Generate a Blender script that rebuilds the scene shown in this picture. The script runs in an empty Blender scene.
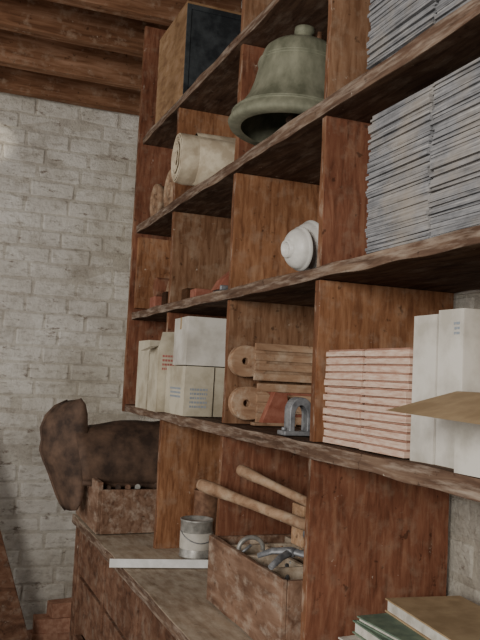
import bpy, bmesh, math, random
from mathutils import Vector, Matrix, noise
random.seed(7)
D=bpy.data
# ---------------------------------------------------------------- materials
def nmat(name):
    m=D.materials.new(name); m.use_nodes=True
    nt=m.node_tree; b=nt.nodes['Principled BSDF']
    return m,nt,b
def srgb(h):
    h=h.lstrip('#'); c=[int(h[i:i+2],16)/255 for i in (0,2,4)]
    return tuple([(x/12.92 if x<=.04045 else ((x+.055)/1.055)**2.4) for x in c]+[1])
def tex(nt,scale,ns=5,detail=6,rough=.6,loc=(0,0,0),dist=0):
    tc=nt.nodes.new('ShaderNodeTexCoord'); mp=nt.nodes.new('ShaderNodeMapping')
    mp.inputs['Scale'].default_value=scale; mp.inputs['Location'].default_value=loc
    n=nt.nodes.new('ShaderNodeTexNoise'); n.inputs['Scale'].default_value=ns
    n.inputs['Detail'].default_value=detail; n.inputs['Roughness'].default_value=rough
    n.inputs['Distortion'].default_value=dist
    nt.links.new(tc.outputs['Object'],mp.inputs[0]); nt.links.new(mp.outputs[0],n.inputs['Vector'])
    return n.outputs['Fac']
def ramp(nt,src,stops):
    r=nt.nodes.new('ShaderNodeValToRGB'); e=r.color_ramp.elements
    while len(e)>1: e.remove(e[0])
    e[0].position=stops[0][0]; e[0].color=stops[0][1]
    for p,c in stops[1:]:
        x=e.new(p); x.color=c
    nt.links.new(src,r.inputs[0]); return r.outputs[0]
def mix(nt,f,a,b,mode='MIX'):
    m=nt.nodes.new('ShaderNodeMix'); m.data_type='RGBA'; m.blend_type=mode
    if isinstance(f,(int,float)): m.inputs[0].default_value=f
    else: nt.links.new(f,m.inputs[0])
    for i,v in ((6,a),(7,b)):
        if isinstance(v,tuple): m.inputs[i].default_value=v
        else: nt.links.new(v,m.inputs[i])
    return m.outputs[2]
def bump(nt,b,src,s=.3,d=.01):
    n=nt.nodes.new('ShaderNodeBump'); n.inputs['Strength'].default_value=s; n.inputs['Distance'].default_value=d
    nt.links.new(src,n.inputs['Height']); nt.links.new(n.outputs[0],b.inputs['Normal'])
W=(1,1,1,1); K=(0,0,0,1)
def wood(name,dark,mid,light,stretch=(8,1,8),ns=6,dirt=None,dirtamt=.5,loc=(0,0,0),rough=.85,dscale=(3,3,3),dmax=.75):
    m,nt,b=nmat(name)
    f=tex(nt,stretch,ns,10,.6,loc,.5)
    c=ramp(nt,f,[(.28,srgb(dark)),(.5,srgb(mid)),(.72,srgb(light))])
    f3=tex(nt,(1.5,1.5,1.5),2.2,4,.5,(3,1,2))
    v=ramp(nt,f3,[(.35,(.66,.62,.60,1)),(.65,W)])
    c=mix(nt,1.0,c,v,'MULTIPLY')
    f6=tex(nt,(1,1,1),38,4,.6,(9,4,2)); sp=ramp(nt,f6,[(.30,(.6,.6,.6,1)),(.36,K)])
    c=mix(nt,sp,c,srgb('2a1a12'))
    if dirt:
        f2=tex(nt,dscale,7,8,.65,(5,2,1)); g=dmax
        d=ramp(nt,f2,[(.62-dirtamt*.3,K),(.76-dirtamt*.1,(g,g,g,1))])
        c=mix(nt,d,c,srgb(dirt))
        # pale plaster / whitewash flecks
        f8=tex(nt,(1,1,1),26,6,.7,(4,9,6)); d8=ramp(nt,f8,[(.665,K),(.70,(.6,.6,.6,1))])
        c=mix(nt,d8,c,srgb('c4b8a6'))
    nt.links.new(c,b.inputs['Base Color']); b.inputs['Roughness'].default_value=rough
    b.inputs['Specular IOR Level'].default_value=.12
    bump(nt,b,f,.2,.005); return m
def plain(name,a,b2,scale=(6,6,6),ns=6,rough=.7,metal=0,bs=.2,lo=.4,hi=.62):
    m,nt,b=nmat(name); f=tex(nt,scale,ns,7,.6)
    c=ramp(nt,f,[(lo,srgb(a)),(hi,srgb(b2))]); nt.links.new(c,b.inputs['Base Color'])
    b.inputs['Roughness'].default_value=rough; b.inputs['Metallic'].default_value=metal
    b.inputs['Specular IOR Level'].default_value=.3
    bump(nt,b,f,bs,.004); return m
M_div=wood('wood_divider','6c4630','96694a','b08462',(14,5,2.2),5,'a68e78',.4,dmax=.45)
M_div2=wood('wood_divider_red','5e3a2a','845641','9c7056',(14,5,2.2),5,'97806b',.4,(4,1,7),dmax=.45)
M_div3=wood('wood_divider_brown','6a4a34','8e6a50','a68468',(14,5,2.2),5,'a08c76',.4,(1,5,3),dmax=.5)
M_shelf=wood('wood_shelf','3c2b21','5a4436','745c49',(10,1.2,10),5,'8d7c6c',.4,dscale=(5,1.5,5),dmax=.55)
M_edge=wood('wood_shelf_edge','4e3c30','70594a','8e7864',(14,1.2,14),5,'b5a696',.5,(1,1,1),.88,(7,1.3,12),dmax=.65)
M_post=wood('wood_post_edge','523628','80583f','9e7a60',(14,3,1.2),5,'b0a08e',.35,dscale=(6,6,2))
M_dark=wood('wood_dark','2a1c14','49301f','5c402c',(6,2,6),5)
M_count=wood('wood_counter_dusty','8c7863','a8957f','bcab95',(8,1,8),4,'c8bca9',.75,(2,2,2),.9,(5,2,5))
M_beam=wood('wood_beam','5e3f2c','876148','a68066',(1,10,10),4,'a58e78',.3)
M_beam2=wood('ceiling_board','4e3022','774c38','916550',(8,1,8),4)
M_tool=wood('wood_tool','7a5c46','a08268','b89a7f',(5,5,5),6,'bba890',.4)
M_pale=wood('wood_pale','94745a','b3906f','c9a78a',(2,10,10),6,'c4b49c',.3)
M_pat=wood('wood_pattern','98745a','b89678','cfb092',(2,8,8),6,'c6b49e',.4)
M_tray=wood('wood_tray','624839','8a6c58','a68b77',(10,1.5,6),5,'b5a594',.4,dscale=(4,2,4))
M_plank=wood('wood_plank','4a3428','725240','886a56',(3,3,6),5,'8f7e6e',.35)
M_redpaint=plain('red_paint','844c3a','9a6350')
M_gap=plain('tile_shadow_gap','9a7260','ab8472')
M_card=plain('cardboard','9c8464','b29a78',ns=3)
M_cardw=plain('carton_white','b2aca0','d2cdc3',ns=2,bs=.08,lo=.35,hi=.6)
M_cardc=plain('carton_cream','a59a84','c6bda8',ns=2,bs=.08,lo=.35,hi=.6)
M_paper=plain('roll_paper','b0a088','d0c3aa',(6,2,6),4)
M_paper2=plain('paper_white','b6b0a4','d4cfc4')
M_ink=plain('ink_red','a05c54','b06c64')
M_inkb=plain('ink_blue','8c949c','9aa0a6')
M_green=plain('cover_green','5c6e60','748470')
M_porc=plain('porcelain','c4c1ba','d6d3cc',rough=.4,bs=.02)
M_steel=plain('dull_steel','6c6d70','97989a',rough=.5,metal=.4)
M_tin=plain('tin_metal','8a8882','b2afa8',rough=.45,metal=.4)
M_rusttin=plain('rusty_tin','6a4c3a','8f6d56',rough=.6,metal=.2)
M_rust=plain('rusty_iron','3a2c24','6c5444',(4,4,4),4,rough=.75,metal=.05,lo=.35,hi=.7)
M_bell=plain('bell_patina','5f604e','8b8a76',(4,4,2),5,rough=.7,metal=.1,bs=.15,lo=.35,hi=.68)
M_white=plain('white_strip','dcdcd8','ececea',bs=.02)
M_black=plain('blackboard_paint','202326','3c4042',ns=3)
M_boxply=wood('plywood_pale','82624a','a28260','b59678',(3,3,8),4)
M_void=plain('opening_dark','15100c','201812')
m,nt,b=nmat('slate'); f=tex(nt,(1.2,4,130),2,3,.55)
c=ramp(nt,f,[(.3,srgb('5e5e60')),(.45,srgb('828284')),(.6,srgb('9a999a')),(.75,srgb('b8b5b1'))])
f2=tex(nt,(14,14,14),4,6); c=mix(nt,.5,c,ramp(nt,f2,[(.35,(.6,.6,.6,1)),(.6,W)]),'MULTIPLY')
f5=tex(nt,(3,3,3),3,5); d=ramp(nt,f5,[(.45,K),(.72,(.6,.6,.6,1))]); c=mix(nt,d,c,srgb('a89c8c'))
nt.links.new(c,b.inputs['Base Color']); b.inputs['Roughness'].default_value=.85; b.inputs['Specular IOR Level'].default_value=.2; bump(nt,b,f2,.3,.004); M_slate=m
m,nt,b=nmat('terracotta_slip'); f=tex(nt,(2,9,60),3,4,.6)
c=ramp(nt,f,[(.3,srgb('b7917c')),(.5,srgb('ceb09c')),(.7,srgb('dcc8b6'))])
nt.links.new(c,b.inputs['Base Color']); b.inputs['Roughness'].default_value=.85; M_tile=m
def brickpaint(name,a,b2,c3):
    m,nt,b=nmat(name)
    f=tex(nt,(1,1,1.3),3.0,10,.75); c=ramp(nt,f,[(.32,srgb(a)),(.47,srgb(b2)),(.6,srgb(c3))])
    f7=tex(nt,(1,1,1),1.1,4,.6,(1,8,3)); v=ramp(nt,f7,[(.38,(.80,.78,.73,1)),(.6,W)]); c=mix(nt,1.0,c,v,'MULTIPLY')
    f2=tex(nt,(2,2,6),6,10,.78,(7,3,1)); d=ramp(nt,f2,[(.52,K),(.66,(.8,.8,.8,1))])
    c=mix(nt,d,c,srgb('9c9284'))
    f4=tex(nt,(1,1,2.5),11,8,.75,(2,7,4)); d=ramp(nt,f4,[(.59,K),(.66,(.85,.85,.85,1))])
    c=mix(nt,d,c,srgb('7d6e60'))
    nt.links.new(c,b.inputs['Base Color']); b.inputs['Roughness'].default_value=.9; b.inputs['Specular IOR Level'].default_value=.15
    f3=tex(nt,(1,1,1),22,9,.72); bump(nt,b,f3,1.0,.018); return m
M_brick=brickpaint('painted_brick','b8b1a6','d6d1c8','e8e4dc')
M_mortar=brickpaint('painted_mortar','a69e93','c6bfb4','d8d3c8')
M_rawbrick=plain('raw_brick','9a6c56','b48a72')
M_floor=plain('earth_floor','4d4034','6d5c4a')
# ---------------------------------------------------------------- mesh builder
class MB:
    def __init__(s): s.bm=bmesh.new(); s.mats=[]
    def mi(s,m):
        if m not in s.mats: s.mats.append(m)
        return s.mats.index(m)
    def box(s,x0,x1,y0,y1,z0,z1,m,rot=None,jit=0,piv=None):
        c=Vector(((x0+x1)/2,(y0+y1)/2,(z0+z1)/2)); p=Vector(piv) if piv else c
        vs=[]
        for x in (x0,x1):
            for y in (y0,y1):
                for z in (z0,z1):
                    v=Vector((x,y,z))
                    if rot is not None: v=rot@(v-p)+p
                    if jit: v+=Vector([random.uniform(-jit,jit) for _ in range(3)])
                    vs.append(s.bm.verts.new(v))
        k=s.mi(m)
        for q in ((0,1,3,2),(4,6,7,5),(0,4,5,1),(2,3,7,6),(0,2,6,4),(1,5,7,3)):
            f=s.bm.faces.new([vs[i] for i in q]); f.material_index=k
        return vs
    def board(s,x0,x1,y0,y1,z0,z1,m,axis=1,n=24,amp=.003,medge=None,seed=0,sag=0):
        lo=[x0,y0,z0]; hi=[x1,y1,z1]; a=axis; o=[i for i in range(3) if i!=a]
        rings=[]
        for i in range(n+1):
            t=i/n; L=lo[a]+(hi[a]-lo[a])*t; r=[]
            for (u,v) in ((0,0),(1,0),(1,1),(0,1)):
                p=[0,0,0]; p[a]=L; p[o[0]]=(lo,hi)[u][o[0]]; p[o[1]]=(lo,hi)[v][o[1]]
                q=Vector(p); d=noise.noise_vector(q*7+Vector((seed,u*3,v*5)))*amp
                d[a]=0; q+=d
                r.append(s.bm.verts.new(q))
            rings.append(r)
        k=s.mi(m); ke=s.mi(medge) if medge else k
        for i in range(n):
            A,B=rings[i],rings[i+1]
            for j in range(4):
                f=s.bm.faces.new([A[j],A[(j+1)%4],B[(j+1)%4],B[j]]); f.material_index=k
                if medge and all(abs(v.co.x-x0)<amp*2+.002 for v in f.verts): f.material_index=ke
        for R in (rings[0],rings[-1]):
            f=s.bm.faces.new(R); f.material_index=k
    def prism(s,pts,axis,a0,a1,m):
        o=[i for i in range(3) if i!=axis]
        def mk(L):
            r=[]
            for p in pts:
                q=[0,0,0]; q[axis]=L; q[o[0]]=p[0]; q[o[1]]=p[1]; r.append(s.bm.verts.new(q))
            return r
        A,B=mk(a0),mk(a1); k=s.mi(m); n=len(pts)
        for i in range(n): s.bm.faces.new([A[i],A[(i+1)%n],B[(i+1)%n],B[i]]).material_index=k
        s.bm.faces.new(A).material_index=k; s.bm.faces.new(B).material_index=k
    def lathe(s,prof,m,mat=Matrix(),n=40,cap=False,wob=0,smooth=True):
        rings=[]
        for (r,z) in prof:
            ring=[]
            for i in range(n):
                a=2*math.pi*i/n; rr=r*(1+wob*noise.noise(Vector((math.cos(a)*2,math.sin(a)*2,z*20))))
                ring.append(s.bm.verts.new(mat@Vector((rr*math.cos(a),rr*math.sin(a),z))))
            rings.append(ring)
        k=s.mi(m)
        for A,B in zip(rings,rings[1:]):
            for i in range(n):
                f=s.bm.faces.new([A[i],A[(i+1)%n],B[(i+1)%n],B[i]]); f.material_index=k; f.smooth=smooth
        if cap:
            for R in (rings[0],rings[-1]): s.bm.faces.new(R).material_index=k
    def rod(s,p,q,r0,r1,m,n=14,prof=None):
        p=Vector(p); q=Vector(q); d=q-p; L=d.length
        M=Matrix.Translation(p)@d.to_track_quat('Z','Y').to_matrix().to_4x4()
        pr=prof or [(0,1),(1,1)]
        s.lathe([((r0+(r1-r0)*t)*w,L*t) for t,w in pr],m,M,n,True)
    def sweep(s,pts,r,m,n=12,flat=1.0):
        pts=[Vector(p) for p in pts]; rings=[]; k=s.mi(m); ref=None
        for i,p in enumerate(pts):
            t=(pts[min(i+1,len(pts)-1)]-pts[max(i-1,0)]).normalized()
            if ref is None: ref=t.orthogonal().normalized()
            ref=(ref-t*ref.dot(t)).normalized(); b2=t.cross(ref)
            rr=r[i] if isinstance(r,(list,tuple)) else r
            rings.append([s.bm.verts.new(p+ref*rr*math.cos(a)+b2*rr*flat*math.sin(a)) for a in [2*math.pi*j/n for j in range(n)]])
        for A,B in zip(rings,rings[1:]):
            for j in range(n):
                f=s.bm.faces.new([A[j],A[(j+1)%n],B[(j+1)%n],B[j]]); f.smooth=True; f.material_index=k
        for R in (rings[0],rings[-1]): s.bm.faces.new(R).material_index=k
    def quad(s,ps,m):
        f=s.bm.faces.new([s.bm.verts.new(Vector(p)) for p in ps]); f.material_index=s.mi(m)
    def make(s,name,bev=0,parent=None,solid=0):
        bmesh.ops.recalc_face_normals(s.bm,faces=s.bm.faces)
        me=D.meshes.new(name); s.bm.to_mesh(me); s.bm.free()
        for m in s.mats: me.materials.append(m)
        o=D.objects.new(name,me); bpy.context.scene.collection.objects.link(o)
        if solid:
            q=o.modifiers.new('s','SOLIDIFY'); q.thickness=solid; q.offset=0
        if bev:
            q=o.modifiers.new('b','BEVEL'); q.width=bev; q.segments=2; q.limit_method='ANGLE'; q.angle_limit=.6
        if parent: o.parent=parent
        return o
def empty(name):
    o=D.objects.new(name,None); bpy.context.scene.collection.objects.link(o); return o
def rz(d): return Matrix.Rotation(math.radians(d),3,'Z')
# ---------------------------------------------------------------- constants
XB=.37; YE=3.33; YW=4.6; XL=-2.6; YS=-1.2
ZA,ZB,ZC,ZE,ZD=2.145,1.76,1.365,2.54,.865
T=.028; ZJ=3.05; ZCEIL=3.22
DIV=[.96,1.58,2.16,2.8]
# ---------------------------------------------------------------- room
def brickwall(name,axis,pos,a0,a1,z1):
    e=MB(); L=.232; H=.087; g=.009; row=0; z=0
    while z<z1:
        a=a0-(L/2 if row%2 else 0)-.03*(row%3)-random.uniform(0,.02)
        dz=random.uniform(-.003,.003)
        while a<a1:
            LL=L+random.uniform(-.014,.014)
            b0=max(a,a0); b1=min(a+LL,a1)
            if b1-b0>.02:
                d=random.uniform(-.003,.004); j=.005
                if axis=='y': e.box(b0,b1,pos-.004+d,pos+.05,z+dz,min(z+H,z1),M_brick,jit=j)
                else: e.box(pos-.004+d,pos+.05,b0,b1,z+dz,min(z+H,z1),M_brick,jit=j)
            a+=LL+g
        z+=H+g; row+=1
    if axis=='y': e.box(a0,a1,pos+.001,pos+.12,0,z1,M_mortar)
    else: e.box(pos+.001,pos+.12,a0,a1,0,z1,M_mortar)
    return e.make(name,bev=.009)
brickwall('wall_end','y',YW,XL,XB+.12,3.22)
brickwall('wall_right','x',XB+.02,YS,YW,3.22)
e=MB(); e.box(XL-.2,XB+.14,YS,YW+.12,-.1,0,M_floor); e.make('floor')
e=MB(); x=XL
while x<XB+.1:
    e.box(x,x+.135,YS,YW+.12,ZCEIL,ZCEIL+.02,M_beam2,jit=.002); x+=.14
e.make('ceiling',bev=.002)
y=YW-.07
jn=0
while y>-1:
    e=MB(); e.board(XL,XB+.02,y-.035,y+.035,ZJ+random.uniform(-.01,.01),ZCEIL,M_beam,axis=0,n=20,amp=.004,seed=jn)
    e.make('ceiling_joist',bev=.003); y-=.43; jn+=1
# ---------------------------------------------------------------- shelving unit
unit=empty('shelving_unit')
def shelf(nm,z,y0,y1,x0=0.0,sd=0,t=T):
    e=MB(); e.board(x0,XB,y0,y1,z-t,z,M_shelf,axis=1,n=110,amp=.006,medge=M_edge,seed=sd); e.make(nm,bev=.002,parent=unit)
shelf('shelf_1',ZC,.3,YE,-.012,1,.034); shelf('shelf_2',ZB,.3,YE,-.008,2,.03)
shelf('shelf_3',ZA,.3,YE,-.008,3,.034); shelf('shelf_4',ZE,.3,YE,-.004,4,.03)
for i,y in enumerate([.42]+DIV[1:]):
    levels=[(ZD,ZC-.034),(ZC,ZB-.03),(ZB,ZA-.034),(ZA,ZE-.03),(ZE,ZJ)]
    for k,(a,b2) in enumerate(levels):
        if i==3 and k==4: continue
        e=MB(); dx=random.uniform(0,.006)
        mm=(M_div,M_div2,M_div3)[(i*2+k)%3]
        if i==1 and k==0: mm=M_div2
        e.board(dx,XB,y-.011,y+.011,a,b2,mm,axis=2,n=14,amp=.003,medge=M_post,seed=i*7+k)
        e.make('divider_%d_%d'%(i,k),bev=.0015,parent=unit)
e=MB(); e.board(-.02,XB,YE,YE+.025,ZC-.034,ZJ,M_div2,axis=2,n=30,amp=.003,medge=M_post,seed=50); e.make('end_panel',bev=.002,parent=unit)
e=MB(); e.board(.0,.35,YE-.03,YE-.003,ZB+.02,ZB+.33,M_div,axis=2,n=6,amp=.002); e.make('end_cleat',parent=unit)
XF=-.175
e=MB(); e.board(XF,.13,.3,3.52,ZD-.035,ZD,M_count,axis=1,n=60,amp=.004,medge=M_edge,seed=8)
e.board(.132,XB,.3,3.52,ZD-.035,ZD-.001,M_count,axis=1,n=60,amp=.003,seed=9); e.make('counter_top',bev=.003,parent=unit)
e=MB()
for k in range(6):
    y1=3.38-k*.5; y0=y1-.46
    if y0<.3: break
    e.box(-.155,-.135,y0,y1,.64,ZD-.05,M_plank,jit=.002)
    e.box(-.155,-.135,y0,y1,.43,.625,M_plank,jit=.002)
    e.box(-.16,-.10,y1+.003,y1+.037,0,ZD-.036,M_plank)
e.box(-.16,-.10,3.44,3.50,0,ZD-.036,M_plank); e.box(.25,.31,3.44,3.5,0,ZD-.036,M_plank)
e.box(-.13,XB,.3,3.38,.39,.415,M_dark); e.box(XB-.012,XB,.3,3.44,.0,ZD-.04,M_dark)
e.box(-.158,-.13,.3,3.44,.33,.385,M_plank)
e.make('drawer_fronts_and_legs',bev=.003,parent=unit)
# ---------------------------------------------------------------- slates
def slates(name,z0,ztop,cols):
    e=MB()
    for (y0,y1) in cols:
        z=z0+.001; zt=ztop+random.uniform(-.02,.01)
        while z<zt:
            t=random.uniform(.004,.007); dx=random.uniform(-.004,.006); dy=random.uniform(-.004,.004)
            e.box(.03+dx,.33+dx*.5,y0+dy,y1+dy,z,z+t,M_slate,rot=Matrix.Rotation(random.uniform(-.006,.006),3,'X'),jit=.0007)
            z+=t+.0003
    return e.make(name)
slates('slate_stack',ZB,ZB+.315,[(1.20,1.42),(.975,1.195),(.75,.97)])
slates('slate_stack',ZA,ZA+.33,[(1.20,1.44),(.975,1.195),(.75,.97)])
# ---------------------------------------------------------------- terracotta slips
e=MB()
for c,(y0,y1) in enumerate(((1.388,1.545),(1.222,1.383))):
    z=ZC+.003
    for k in range(13):
        dx=random.uniform(-.004,.004)
        e.box(.012+dx,.12+dx,y0,y1,z,z+.012,M_tile,jit=.001)
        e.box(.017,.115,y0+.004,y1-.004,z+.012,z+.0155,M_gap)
        z+=.0156
e.make('terracotta_tile_stack',bev=.001)
# ---------------------------------------------------------------- cartons
def carton(name,x0,x1,y0,y1,z0,z1,m,open_=False,flaps=(),ink=None,rot=0,inkm=None,seam=True,flapm=None):
    e=MB(); t=.003; z0=z0+.002
    R=rz(rot); c=((x0+x1)/2,(y0+y1)/2,z0)
    def B(*a,m=m): e.box(*a,m,rot=R,piv=c,jit=.0006)
    B(x0,x0+t,y0,y1,z0,z1); B(x1-t,x1,y0,y1,z0,z1)
    B(x0+t,x1-t,y0,y0+t,z0,z1); B(x0+t,x1-t,y1-t,y1,z0,z1); B(x0+t,x1-t,y0+t,y1-t,z0,z0+t)
    if not open_:
        B(x0+t,x1-t,y0+t,y1-t,z1-t,z1)
        if seam: e.box(x0-.0008,x0,(y0+y1)/2-.010,(y0+y1)/2+.010,z1-.04,z1,M_card,rot=R,piv=c)
    P=lambda v: R@(Vector(v)-Vector(c))+Vector(c)
    for f in flaps: e.quad([P(p) for p in f],flapm or m)
    if ink:
        im=inkm or M_ink
        for (face,u0,u1,v0,v1,rows) in ink:
            h=(v1-v0)/rows
            for r in range(rows):
                u=u0
                while u<u1-.003:
                    w=random.uniform(.003,.009); zz=v0+h*r
                    if face=='y': e.box(u,min(u+w,u1),y0-.0012,y0,zz,zz+h*.5,im,rot=R,piv=c)
                    else: e.box(x0-.0012,x0,u,min(u+w,u1),zz,zz+h*.5,im,rot=R,piv=c)
                    u+=w+.0025
    return e.make(name)
carton('cardboard_carton',-.03,.07,2.44,2.655,ZC,ZC+.165,M_cardc,ink=[('x',2.48,2.6,ZC+.06,ZC+.10,3),('y',-.01,.05,ZC+.03,ZC+.10,5)],inkm=M_inkb,seam=False)
carton('cardboard_carton',.074,.2,2.45,2.65,ZC,ZC+.165,M_cardc,seam=False)
carton('cardboard_carton',-.02,.19,2.45,2.63,ZC+.167,ZC+.33,M_cardw,rot=-3)
carton('cardboard_carton',-.06,.10,2.665,2.78,ZC,ZC+.235,M_cardc,open_=True,
  flaps=[((-.06,2.665,ZC+.235),(.10,2.665,ZC+.235),(.10,2.68,ZC+.295),(-.04,2.70,ZC+.285)),((-.06,2.665,ZC+.235),(-.06,2.78,ZC+.235),(-.10,2.775,ZC+.215),(-.10,2.68,ZC+.215))],
  ink=[('y',-.045,.0,ZC+.15,ZC+.21,4)])
carton('cardboard_carton',-.05,.16,2.84,3.0,ZC,ZC+.26,M_cardc,seam=False)
carton('cardboard_carton',.012,.10,1.137,1.205,ZC,ZC+.262,M_cardw,seam=False)
carton('cardboard_carton',.014,.10,1.065,1.133,ZC,ZC+.268,M_cardw,seam=False,ink=[('x',1.075,1.09,ZC+.225,ZC+.25,3)],inkm=M_inkb)
carton('cardboard_carton',-.02,.10,.80,1.035,ZC,ZC+.13,M_cardw,open_=True,flapm=M_card,
  flaps=[((-.02,1.035,ZC+.13),(-.02,.80,ZC+.13),(-.15,.80,ZC+.09),(-.135,1.06,ZC+.095))])
carton('cardboard_carton',.115,.34,.82,1.18,ZC,ZC+.27,M_card)
# ---------------------------------------------------------------- bell
e=MB(); R=.172
prof=[(R*.82,.0),(R*1.0,.0),(R*1.03,.010),(R*.99,.026),(R*.87,.052),(R*.76,.085),(R*.70,.12),(R*.66,.16),(R*.63,.195),(R*.60,.215),(R*.58,.222),(R*.50,.234),(R*.34,.243),(R*.16,.249),(.001,.250)]
Mb=Matrix.Translation((.055,1.865,ZA+.016))@Matrix.Rotation(math.radians(4.5),4,'Y')
inner=[(max(r-.012,.001),z-.008) for r,z in prof[1:]][::-1]
e.lathe(prof,M_bell,Mb,56); e.lathe([(p[0],max(p[1],0)) for p in inner],M_bell,Mb,56)
for zz,rr in ((.034,.97),(.042,.925),(.178,.655),(.186,.645)):
    e.lathe([(R*rr-.002,zz-.003),(R*rr+.004,zz),(R*rr-.002,zz+.003)],M_bell,Mb,56)
e.lathe([(.032,.245),(.032,.258),(.024,.262),(.022,.275),(.028,.279),(.028,.292),(.02,.296),(.001,.297)],M_bell,Mb,24)
e.rod(Mb@Vector((.045,0,.255)),Mb@Vector((.045,0,.295)),.008,.008,M_rusttin)
e.rod(Mb@Vector((0,0,.03)),Mb@Vector((0,0,.2)),.008,.006,M_rust); e.lathe([(.001,0),(.02,.01),(.024,.025),(.015,.04),(.001,.045)],M_rust,Mb@Matrix.Translation((0,0,.01)),20)
e.make('bronze_bell')
# ---------------------------------------------------------------- paper roll
e=MB(); Mr=Matrix.Translation((-.075,2.52,ZA+.092))@Matrix.Rotation(math.radians(-4),4,'Z')@Matrix.Rotation(math.pi/2,4,'Y')
e.lathe([(.083,0),(.085,.03),(.083,.1),(.086,.2),(.083,.32)],M_paper,Mr,44,wob=.08)
for k in range(9):
    r=.083-.0075*k; dz=random.uniform(-.006,.006)
    e.lathe([(r,dz),(r-.003,dz-.002),(r-.0055,dz),(r-.0055,.05),(r-.0075,.05)],M_paper,Mr,44,wob=.08)
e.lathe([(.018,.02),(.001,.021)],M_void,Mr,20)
e.lathe([(.0865,.06),(.0885,.062),(.088,.31),(.0865,.312)],M_paper,Mr@Matrix.Rotation(.5,4,'Z'),44,wob=.08)
e.make('paper_roll')
# ---------------------------------------------------------------- crate on top shelf
e=MB(); x0,x1,y0,y1,z0,z1=.0,.29,2.75,3.14,ZE+.004,ZE+.36
e.box(x0,x0+.012,y0,y1,z0,z1,M_boxply); e.box(x1-.012,x1,y0,y1,z0,z1,M_boxply)
e.box(x0+.012,x1-.012,y0,y0+.012,z0,z1,M_black); e.box(x0+.012,x1-.012,y1-.012,y1,z0,z1,M_boxply)
e.box(x0+.012,x1-.012,y0+.012,y1-.012,z0,z0+.012,M_boxply); e.box(x0,x1,y0,y1,z1,z1+.012,M_boxply)
for a in (x0,x1-.018): e.box(a,a+.018,y0-.006,y0,z0,z1,M_black)
e.box(x0+.018,x1-.018,y0-.006,y0,z0,z0+.02,M_black); e.box(x0+.018,x1-.018,y0-.006,y0,z1-.02,z1,M_black)
e.make('wooden_crate',bev=.002)
# ---------------------------------------------------------------- porcelain bowls (on edge, nested)
for (cx,cy,r,ax) in ((.01,1.70,.050,(-.85,-.1,-.10)),(.055,1.735,.062,(-.85,-.1,-.10))):
    e=MB(); q=Vector(ax).to_track_quat('Z','Y').to_matrix().to_4x4(); Mx=Matrix.Translation((cx,cy,ZB+r*1.1+.004))@q
    h=r*.62
    pr=[(r*1.08,-.004),(r*1.09,0),(r*1.02,.003)]+[(r*math.cos(a)**.8,h*math.sin(a)+.002) for a in [i*math.pi/24 for i in range(1,10)]]+[(r*.42,h),(r*.42,h+.009),(r*.34,h+.009),(r*.34,h),(.001,h-.001)]
    e.lathe(pr,M_porc,Mx,44); e.lathe([(r*1.08,-.004),(r*.97,-.001)]+[((r-.006)*math.cos(a)**.8,(h-.005)*math.sin(a)) for a in [i*math.pi/24 for i in range(1,11)]]+[(.001,h-.006)],M_porc,Mx,44)
    e.make('porcelain_bowl')
# ---------------------------------------------------------------- casting patterns
def pattern(name,x0,x1,y,z0,h,barm,r,hole=.2):
    e=MB(); cx=x0+r; cz=z0+h*.5; t=.028; N=36; out=[];inn=[]
    def pt(a):
        c,s=math.cos(a),math.sin(a)
        if c>0: return cx+r*1.5*min(c*1.25,1), cz+r*(s if abs(s)>.75 else .75*s/abs(s) if abs(s)>1e-6 and c*1.25>1 and False else s)
        return cx+r*c,cz+r*s
    for yy in (y,y+t):
        out.append([e.bm.verts.new((pt(a)[0],yy,pt(a)[1])) for a in [2*math.pi*i/N for i in range(N)]])
        inn.append([e.bm.verts.new((cx+r*hole*math.cos(a),yy,cz+r*hole*math.sin(a))) for a in [2*math.pi*i/N for i in range(N)]])
    k=e.mi(M_pat)
    for i in range(N):
        j=(i+1)%N
        for q in ((out[0][i],out[0][j],inn[0][j],inn[0][i]),(out[1][i],inn[1][i],inn[1][j],out[1][j]),(out[0][i],out[1][i],out[1][j],out[0][j]),(inn[0][i],inn[0][j],inn[1][j],inn[1][i])):
            e.bm.faces.new(q).material_index=k
    e.box(cx+r*.9,x1,y+.003,y+t-.002,z0+h*.02,z0+h*.98,barm)
    for kz,w in ((.0,.2),(.27,.2),(.53,.2),(.8,.2)):
        e.box(cx+r*.6,x1,y-.003,y+.004,z0+h*kz,z0+h*(kz+w),M_pat,jit=.001)
    return e.make(name,bev=.003)
pattern('wooden_casting_pattern',.0,.30,2.105,ZC+.129,.11,M_tool,.046)
pattern('wooden_casting_pattern',.0,.30,2.085,ZC+.004,.118,M_redpaint,.048)
e=MB(); e.prism([(.07,ZC+.003),(.16,ZC+.003),(.15,ZC+.095),(.11,ZC+.10)],1,2.03,2.055,M_redpaint); e.box(.05,.18,2.028,2.06,ZC+.003,ZC+.012,M_tool); e.make('red_wooden_wedge',bev=.002)
# arch bracket
e=MB(); N=14; pts=[]
for i in range(N+1):
    a=math.pi*i/N; pts.append((.035+.030*math.cos(a),ZC+.062+.033*math.sin(a)))
pts=[(.065,ZC+.014)]+pts+[(.005,ZC+.014)]
ip=[(.035+(p[0]-.035)*.55,ZC+.014+(p[1]-ZC-.014)*.76) for p in pts][::-1]
k=e.mi(M_steel); yy0,yy1=1.70,1.735
A=[[e.bm.verts.new((p[0],yy,p[1])) for p in L] for L in (pts,ip[::-1]) for yy in (yy0,yy1)]
for i in range(len(pts)-1):
    for (P,Q) in ((A[0],A[2]),(A[1],A[3]),(A[0],A[1]),(A[2],A[3])):
        e.bm.faces.new([P[i],P[i+1],Q[i+1],Q[i]]).material_index=k
e.box(-.01,.08,1.695,1.74,ZC+.003,ZC+.014,M_steel)
for bx in (-.003,.073): e.rod((bx,1.717,ZC+.014),(bx,1.717,ZC+.022),.006,.006,M_steel,6)
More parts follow.
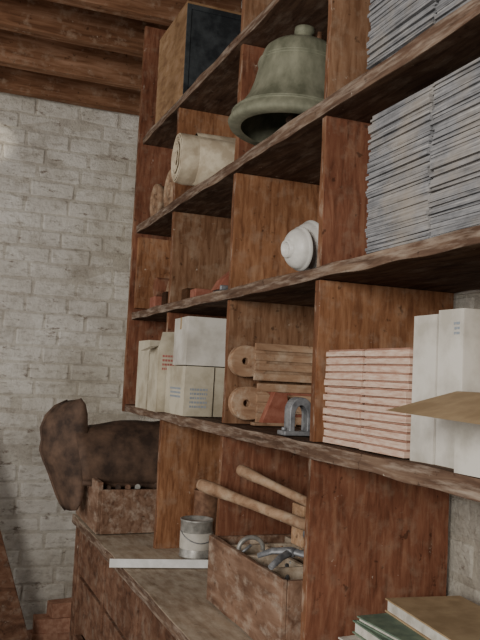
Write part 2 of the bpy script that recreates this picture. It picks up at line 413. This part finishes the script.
e.make('steel_pipe_saddle',bev=.002)
# small bits on shelves
e=MB(); e.prism([(-.01,ZB+.005),(.10,ZB+.005),(.10,ZB+.085),(.05,ZB+.075),(.01,ZB+.04)],1,2.23,2.29,M_redpaint); e.box(.0,.1,2.225,2.295,ZB+.003,ZB+.02,M_steel); e.make('red_wedge_offcut',bev=.004)
e=MB(); e.box(.01,.2,2.86,2.92,ZB+.005,ZB+.055,M_dark); e.prism([(.02,ZB+.055),(.06,ZB+.055),(.05,ZB+.105),(.03,ZB+.1)],1,2.87,2.91,M_tool); e.rod((.14,2.89,ZB+.055),(.14,2.89,ZB+.09),.014,.018,M_tool); e.box(.085,.09,2.872,2.908,ZB+.04,ZB+.12,M_steel,rot=Matrix.Rotation(.5,3,'Y')); e.make('hand_plane',bev=.004)
e=MB(); e.box(.01,.28,3.02,3.10,ZB+.005,ZB+.05,M_redpaint); e.rod((.02,3.06,ZB+.09),(.25,3.06,ZB+.09),.04,.04,M_div2,20); e.make('red_wooden_roller_block',bev=.003)
e=MB(); e.box(.01,.22,2.5,2.56,ZB+.005,ZB+.035,M_redpaint); e.box(.01,.1,2.6,2.66,ZB+.005,ZB+.045,M_dark); e.make('painted_timber_offcuts',bev=.003)
for (x,y,r,h) in ((.02,2.98,.085,.06),(.01,3.17,.075,.05)):
    e=MB(); Mx=Matrix.Translation((x+.02,y,ZA+r+.005))@Matrix.Rotation(math.pi/2,4,'Y')
    e.lathe([(r*.2,0),(r*.25,0),(r*.25,-.008),(r*.4,-.008),(r*.4,0),(r*.85,0),(r*.9,-.006),(r,-.006),(r,.012),(r*.9,.02),(r*.9,h-.02),(r,h-.01),(r,h),(r*.2,h),(r*.2,0)],M_tool,Mx,32)
    e.make('wooden_pulley_wheel')
e=MB(); e.box(.12,.33,2.86,3.08,ZA+.005,ZA+.2,M_div2); e.box(.115,.12,2.88,3.06,ZA+.02,ZA+.18,M_div); e.make('small_wooden_box',bev=.003)
# ---------------------------------------------------------------- drawer box with rusty cowl
e=MB(); x0,x1,y0,y1,z0,z1=-.165,.27,3.05,3.5,ZD+.005,ZD+.205
e.box(x0,x0+.018,y0,y1,z0,z1,M_tray,jit=.002); e.box(x1-.018,x1,y0,y1,z0,z1,M_tray)
e.box(x0+.018,x1-.018,y0,y0+.018,z0,z1-.03,M_tray,jit=.002); e.box(x0+.018,x1-.018,y1-.018,y1,z0,z1,M_tray)
e.box(x0+.018,x1-.018,y0+.018,y1-.018,z0,z0+.015,M_dark)
for k in range(9):
    xx=x0+.05+k*.04; e.rod((xx,y0+.05,z0+.14+random.uniform(0,.04)),(xx+.05,y0+.3,z0+.10),.012,.012,random.choice([M_rust,M_tin,M_rusttin]))
e.make('wooden_drawer_box',bev=.003)
e=MB(); k=e.mi(M_rust)
G=[]
for i in range(19):
    a=math.radians(200-i*8.6); row=[]
    for j in range(13):
        u=j/12; xx=-.20+.40*u; rr=.15+.006*noise.noise(Vector((i*.35,j*.4,0)))
        taper=1-.22*(1-u)**3
        row.append(e.bm.verts.new((xx-.03*math.sin(math.radians(i*9)),3.32+rr*.95*math.cos(a),1.10+rr*1.28*math.sin(a)*taper)))
    G.append(row)
for i in range(18):
    for j in range(12):
        f=e.bm.faces.new([G[i][j],G[i+1][j],G[i+1][j+1],G[i][j+1]]); f.smooth=True; f.material_index=k
e.sweep([(v.co.x,v.co.y-.004,v.co.z) for v in G[0]],.008,M_rust)
# stiff bent end sheet, leaning outwards past the box
L=[(1.365,-.250,-.215),(1.34,-.300,-.195),(1.30,-.335,-.185),(1.25,-.352,-.182),(1.20,-.345,-.182),(1.16,-.350,-.182),(1.12,-.335,-.182),(1.08,-.315,-.183),(1.03,-.295,-.184),(.98,-.275,-.186),(.94,-.255,-.195),(.915,-.235,-.210)]
rows=[]
for i,(zz,xa,xb) in enumerate(L):
    rows.append([e.bm.verts.new((xa+(xb-xa)*j/6,3.24+.13*(1-j/6)**2+(zz-1.1)*.08,zz+.02*(j/6))) for j in range(7)])
for A,B in zip(rows,rows[1:]):
    for j in range(6):
        f=e.bm.faces.new([A[j],A[j+1],B[j+1],B[j]]); f.material_index=k; f.smooth=True
e.sweep([r[0].co.copy() for r in rows],.005,M_rust,8)
e.make('rusty_iron_cowl',solid=.006)
# ---------------------------------------------------------------- cans and strip
e=MB(); Mx=Matrix.Translation((.105,2.64,ZD+.005))
e.lathe([(.001,0),(.056,0),(.058,.003),(.058,.006),(.056,.008),(.056,.122),(.058,.124),(.058,.13),(.054,.13),(.054,.124),(.044,.123),(.043,.119),(.001,.119)],M_tin,Mx,40)
e.lathe([(.0563,.03),(.0568,.031),(.0568,.085),(.0563,.086)],M_cardw,Mx,40)
e.sweep([Mx@Vector((-.057*math.cos(a),-.057*math.sin(a)-.004,.09-.035*math.sin(a))) for a in [math.pi*i/14 for i in range(15)]],.0018,M_steel,6)
e.make('paint_can')
e=MB(); Mx=Matrix.Translation((.17,2.74,ZD+.005))
e.lathe([(.001,0),(.043,0),(.045,.004),(.043,.006),(.043,.205),(.045,.208),(.045,.215),(.04,.215),(.04,.2),(.001,.2)],M_rusttin,Mx,32); e.make('rusty_tin')
e=MB()
e.box(-.225,.125,2.50,2.503,ZD+.005,ZD+.032,M_white,rot=rz(-12),piv=(-.06,2.50,0))
e.box(-.225,.125,2.503,2.53,ZD+.005,ZD+.008,M_white,rot=rz(-12),piv=(-.06,2.50,0))
e.make('white_angle_strip')
# ---------------------------------------------------------------- tool tray
e=MB(); x0,x1,y0,y1,z0,z1=-.03,.31,1.63,2.13,ZD+.004,ZD+.185
e.board(x0,x0+.014,y0,y1,z0,z1,M_tray,axis=1,n=16,amp=.003); e.box(x1-.014,x1,y0,y1,z0,z1,M_tray)
for y in (y0,y1-.014): e.box(x0+.014,x1-.014,y,y+.014,z0,z1-.004,M_tray)
e.box(x0+.014,x1-.014,y0+.014,y1-.014,z0+.1,z0+.11,M_count)
for y in (1.75,1.88,2.0): e.box(x0+.014,x1-.014,y,y+.012,z0+.11,z1-.004,M_count,jit=.002)
for x in (.09,.2): e.box(x,x+.012,y0+.014,y1-.014,z0+.11,z1-.008,M_count,jit=.001)
e.make('compartment_tool_tray',bev=.002)
hprof=[(0,.3),(.01,.8),(.04,1.0),(.15,1.05),(.3,.85),(.5,.8),(.9,.95),(1,.8)]
e=MB(); e.rod((-.085,2.09,1.20),(.14,1.80,1.125),.018,.016,M_tool,16,hprof)
e.rod((.10,1.848,1.137),(.155,1.782,1.12),.008,.008,M_steel); e.lathe([(.001,-.055),(.016,-.055),(.02,-.04),(.013,-.02),(.013,.02),(.018,.04),(.016,.055),(.001,.055)],M_steel,Matrix.Translation((.14,1.795,1.122))@Matrix.Rotation(1.2,4,'X'),20)
e.make('hammer')
e=MB(); e.rod((.02,2.06,1.245),(.18,1.82,1.165),.016,.014,M_tool,16,hprof); e.rod((.175,1.827,1.168),(.26,1.70,1.11),.006,.004,M_steel); e.make('wood_chisel')
e=MB()
e.sweep([(-.03,1.70,1.06),(.01,1.73,1.075),(.05,1.76,1.08),(.08,1.80,1.075),(.10,1.85,1.065)],[.007,.009,.010,.009,.006],M_steel,flat=.6)
e.sweep([(-.02,1.80,1.065),(.01,1.78,1.08),(.05,1.76,1.084),(.09,1.73,1.075),(.12,1.68,1.065)],[.007,.009,.010,.009,.006],M_steel,flat=.6)
e.rod((.05,1.76,1.07),(.05,1.76,1.09),.012,.012,M_steel); e.make('pincers')
e=MB(); e.sweep([Vector((.02+.035*math.cos(a),1.94,1.05+.03*math.sin(a))) for a in [math.radians(200-i*14) for i in range(16)]],.006,M_tin)
e.rod((-.013,1.94,1.035),(.02,1.94,1.06),.004,.004,M_steel); e.make('g_clamp')
e=MB()
for k in range(16):
    xx=random.uniform(.01,.24); yy=random.uniform(1.67,2.0); a=random.uniform(0,3.14)
    e.rod((xx,yy,ZD+.125),(xx+.05*math.cos(a),yy+.05*abs(math.sin(a)),ZD+random.uniform(.15,.20)),.007,.005,random.choice([M_steel,M_tin,M_tool,M_pale]))
e.make('loose_small_tools')
e=MB(); e.box(.15,.23,1.90,1.97,ZD+.19,ZD+.30,M_pale); e.box(.16,.22,1.895,1.9,ZD+.2,ZD+.28,M_tool); e.make('wooden_block',bev=.003)
# ---------------------------------------------------------------- ledgers lower right
def book(e,x0,x1,y0,y1,z0,z1,cm,rot=0):
    R=rz(rot); p=((x0+x1)/2,(y0+y1)/2,z0)
    e.box(x0,x1,y0,y1,z0,z0+.003,cm,rot=R,piv=p); e.box(x0,x1,y0,y1,z1-.003,z1,cm,rot=R,piv=p)
    e.box(x1-.003,x1,y0,y1,z0+.003,z1-.003,cm,rot=R,piv=p); e.box(x0+.004,x1-.003,y0+.004,y1-.004,z0+.003,z1-.003,M_paper2,rot=R,piv=p)
e=MB(); z=ZD+.004
for k,(h,cm,rt,xx) in enumerate(((.04,M_card,3,-.02),(.035,M_paper2,-4,-.01),(.035,M_paper2,5,.0),(.026,M_green,-3,.02),(.012,M_green,3,.04),(.028,M_card,-6,.09))):
    book(e,.03+xx,.30,1.12,1.46,z,z+h,cm,rt); z+=h
e.make('ledger_book_pile')
# ---------------------------------------------------------------- lower-left clutter
e=MB(); e.box(-.60,-.33,4.15,4.20,0.0,1.2,M_plank,rot=Matrix.Rotation(math.radians(-18),3,'Y'),piv=(-.46,4.2,0)); o=e.make('leaning_plank',bev=.004)
zs=[v.co.z for v in o.data.vertices]; o.location.z=-min(zs)+.001; o.location.x=.11
e=MB()
for k,(x,y,z,a) in enumerate(((-.10,4.42,0,8),(.14,4.42,0,-6),(-.08,4.42,.077,-5),(.0,4.43,.154,9))):
    e.box(x-.11,x+.11,y-.052,y+.052,z+.001,z+.077,M_rawbrick,rot=rz(a),jit=.003)
e.make('loose_brick_pile',bev=.004)
# ---------------------------------------------------------------- camera
Y=Vector((-308,-43,-780)).normalized(); Z=Vector((508,10580,-780)); Z=(Z-Y*Z.dot(Y)).normalized(); X=Y.cross(Z)
R=Matrix((X,Y,Z))
cam=D.cameras.new('camera'); co=D.objects.new('camera',cam); bpy.context.scene.collection.objects.link(co)
co.matrix_world=Matrix.Translation((-.8,0,1.5))@R.to_4x4()
cam.sensor_fit='VERTICAL'; cam.sensor_height=24; cam.lens=24*780/640; cam.clip_start=.02
bpy.context.scene.camera=co
# ---------------------------------------------------------------- light
w=D.worlds.new('World'); bpy.context.scene.world=w; w.use_nodes=True
w.node_tree.nodes['Background'].inputs[0].default_value=(1,.98,.95,1); w.node_tree.nodes['Background'].inputs[1].default_value=.30
def area(name,loc,tgt,size,power,col,sy=None):
    l=D.lights.new(name,'AREA'); l.energy=power; l.size=size; l.color=col
    if sy: l.shape='RECTANGLE'; l.size_y=sy
    o=D.objects.new(name,l); bpy.context.scene.collection.objects.link(o); o.location=loc
    o.rotation_euler=(Vector(tgt)-Vector(loc)).to_track_quat('-Z','Y').to_euler(); return o
area('window_light',(-2.3,-.7,1.95),(0.1,2.0,1.7),.8,88,(1,.965,.91),.9)
area('side_area_light',(-2.5,2.6,1.6),(-.3,4.4,1.6),1.0,21,(1,.97,.93),1.2)  # soft area lamp on the left, aimed at the end wall; no window modelled
sp=D.lights.new('sun_beam_light','SPOT'); sp.energy=110; sp.spot_size=math.radians(8); sp.spot_blend=.8; sp.color=(1,.9,.74)
o=D.objects.new('sun_beam_light',sp); bpy.context.scene.collection.objects.link(o); o.location=(-1.8,3.0,2.2)
o.rotation_euler=(Vector((-.60,4.6,2.76))-o.location).to_track_quat('-Z','Y').to_euler()
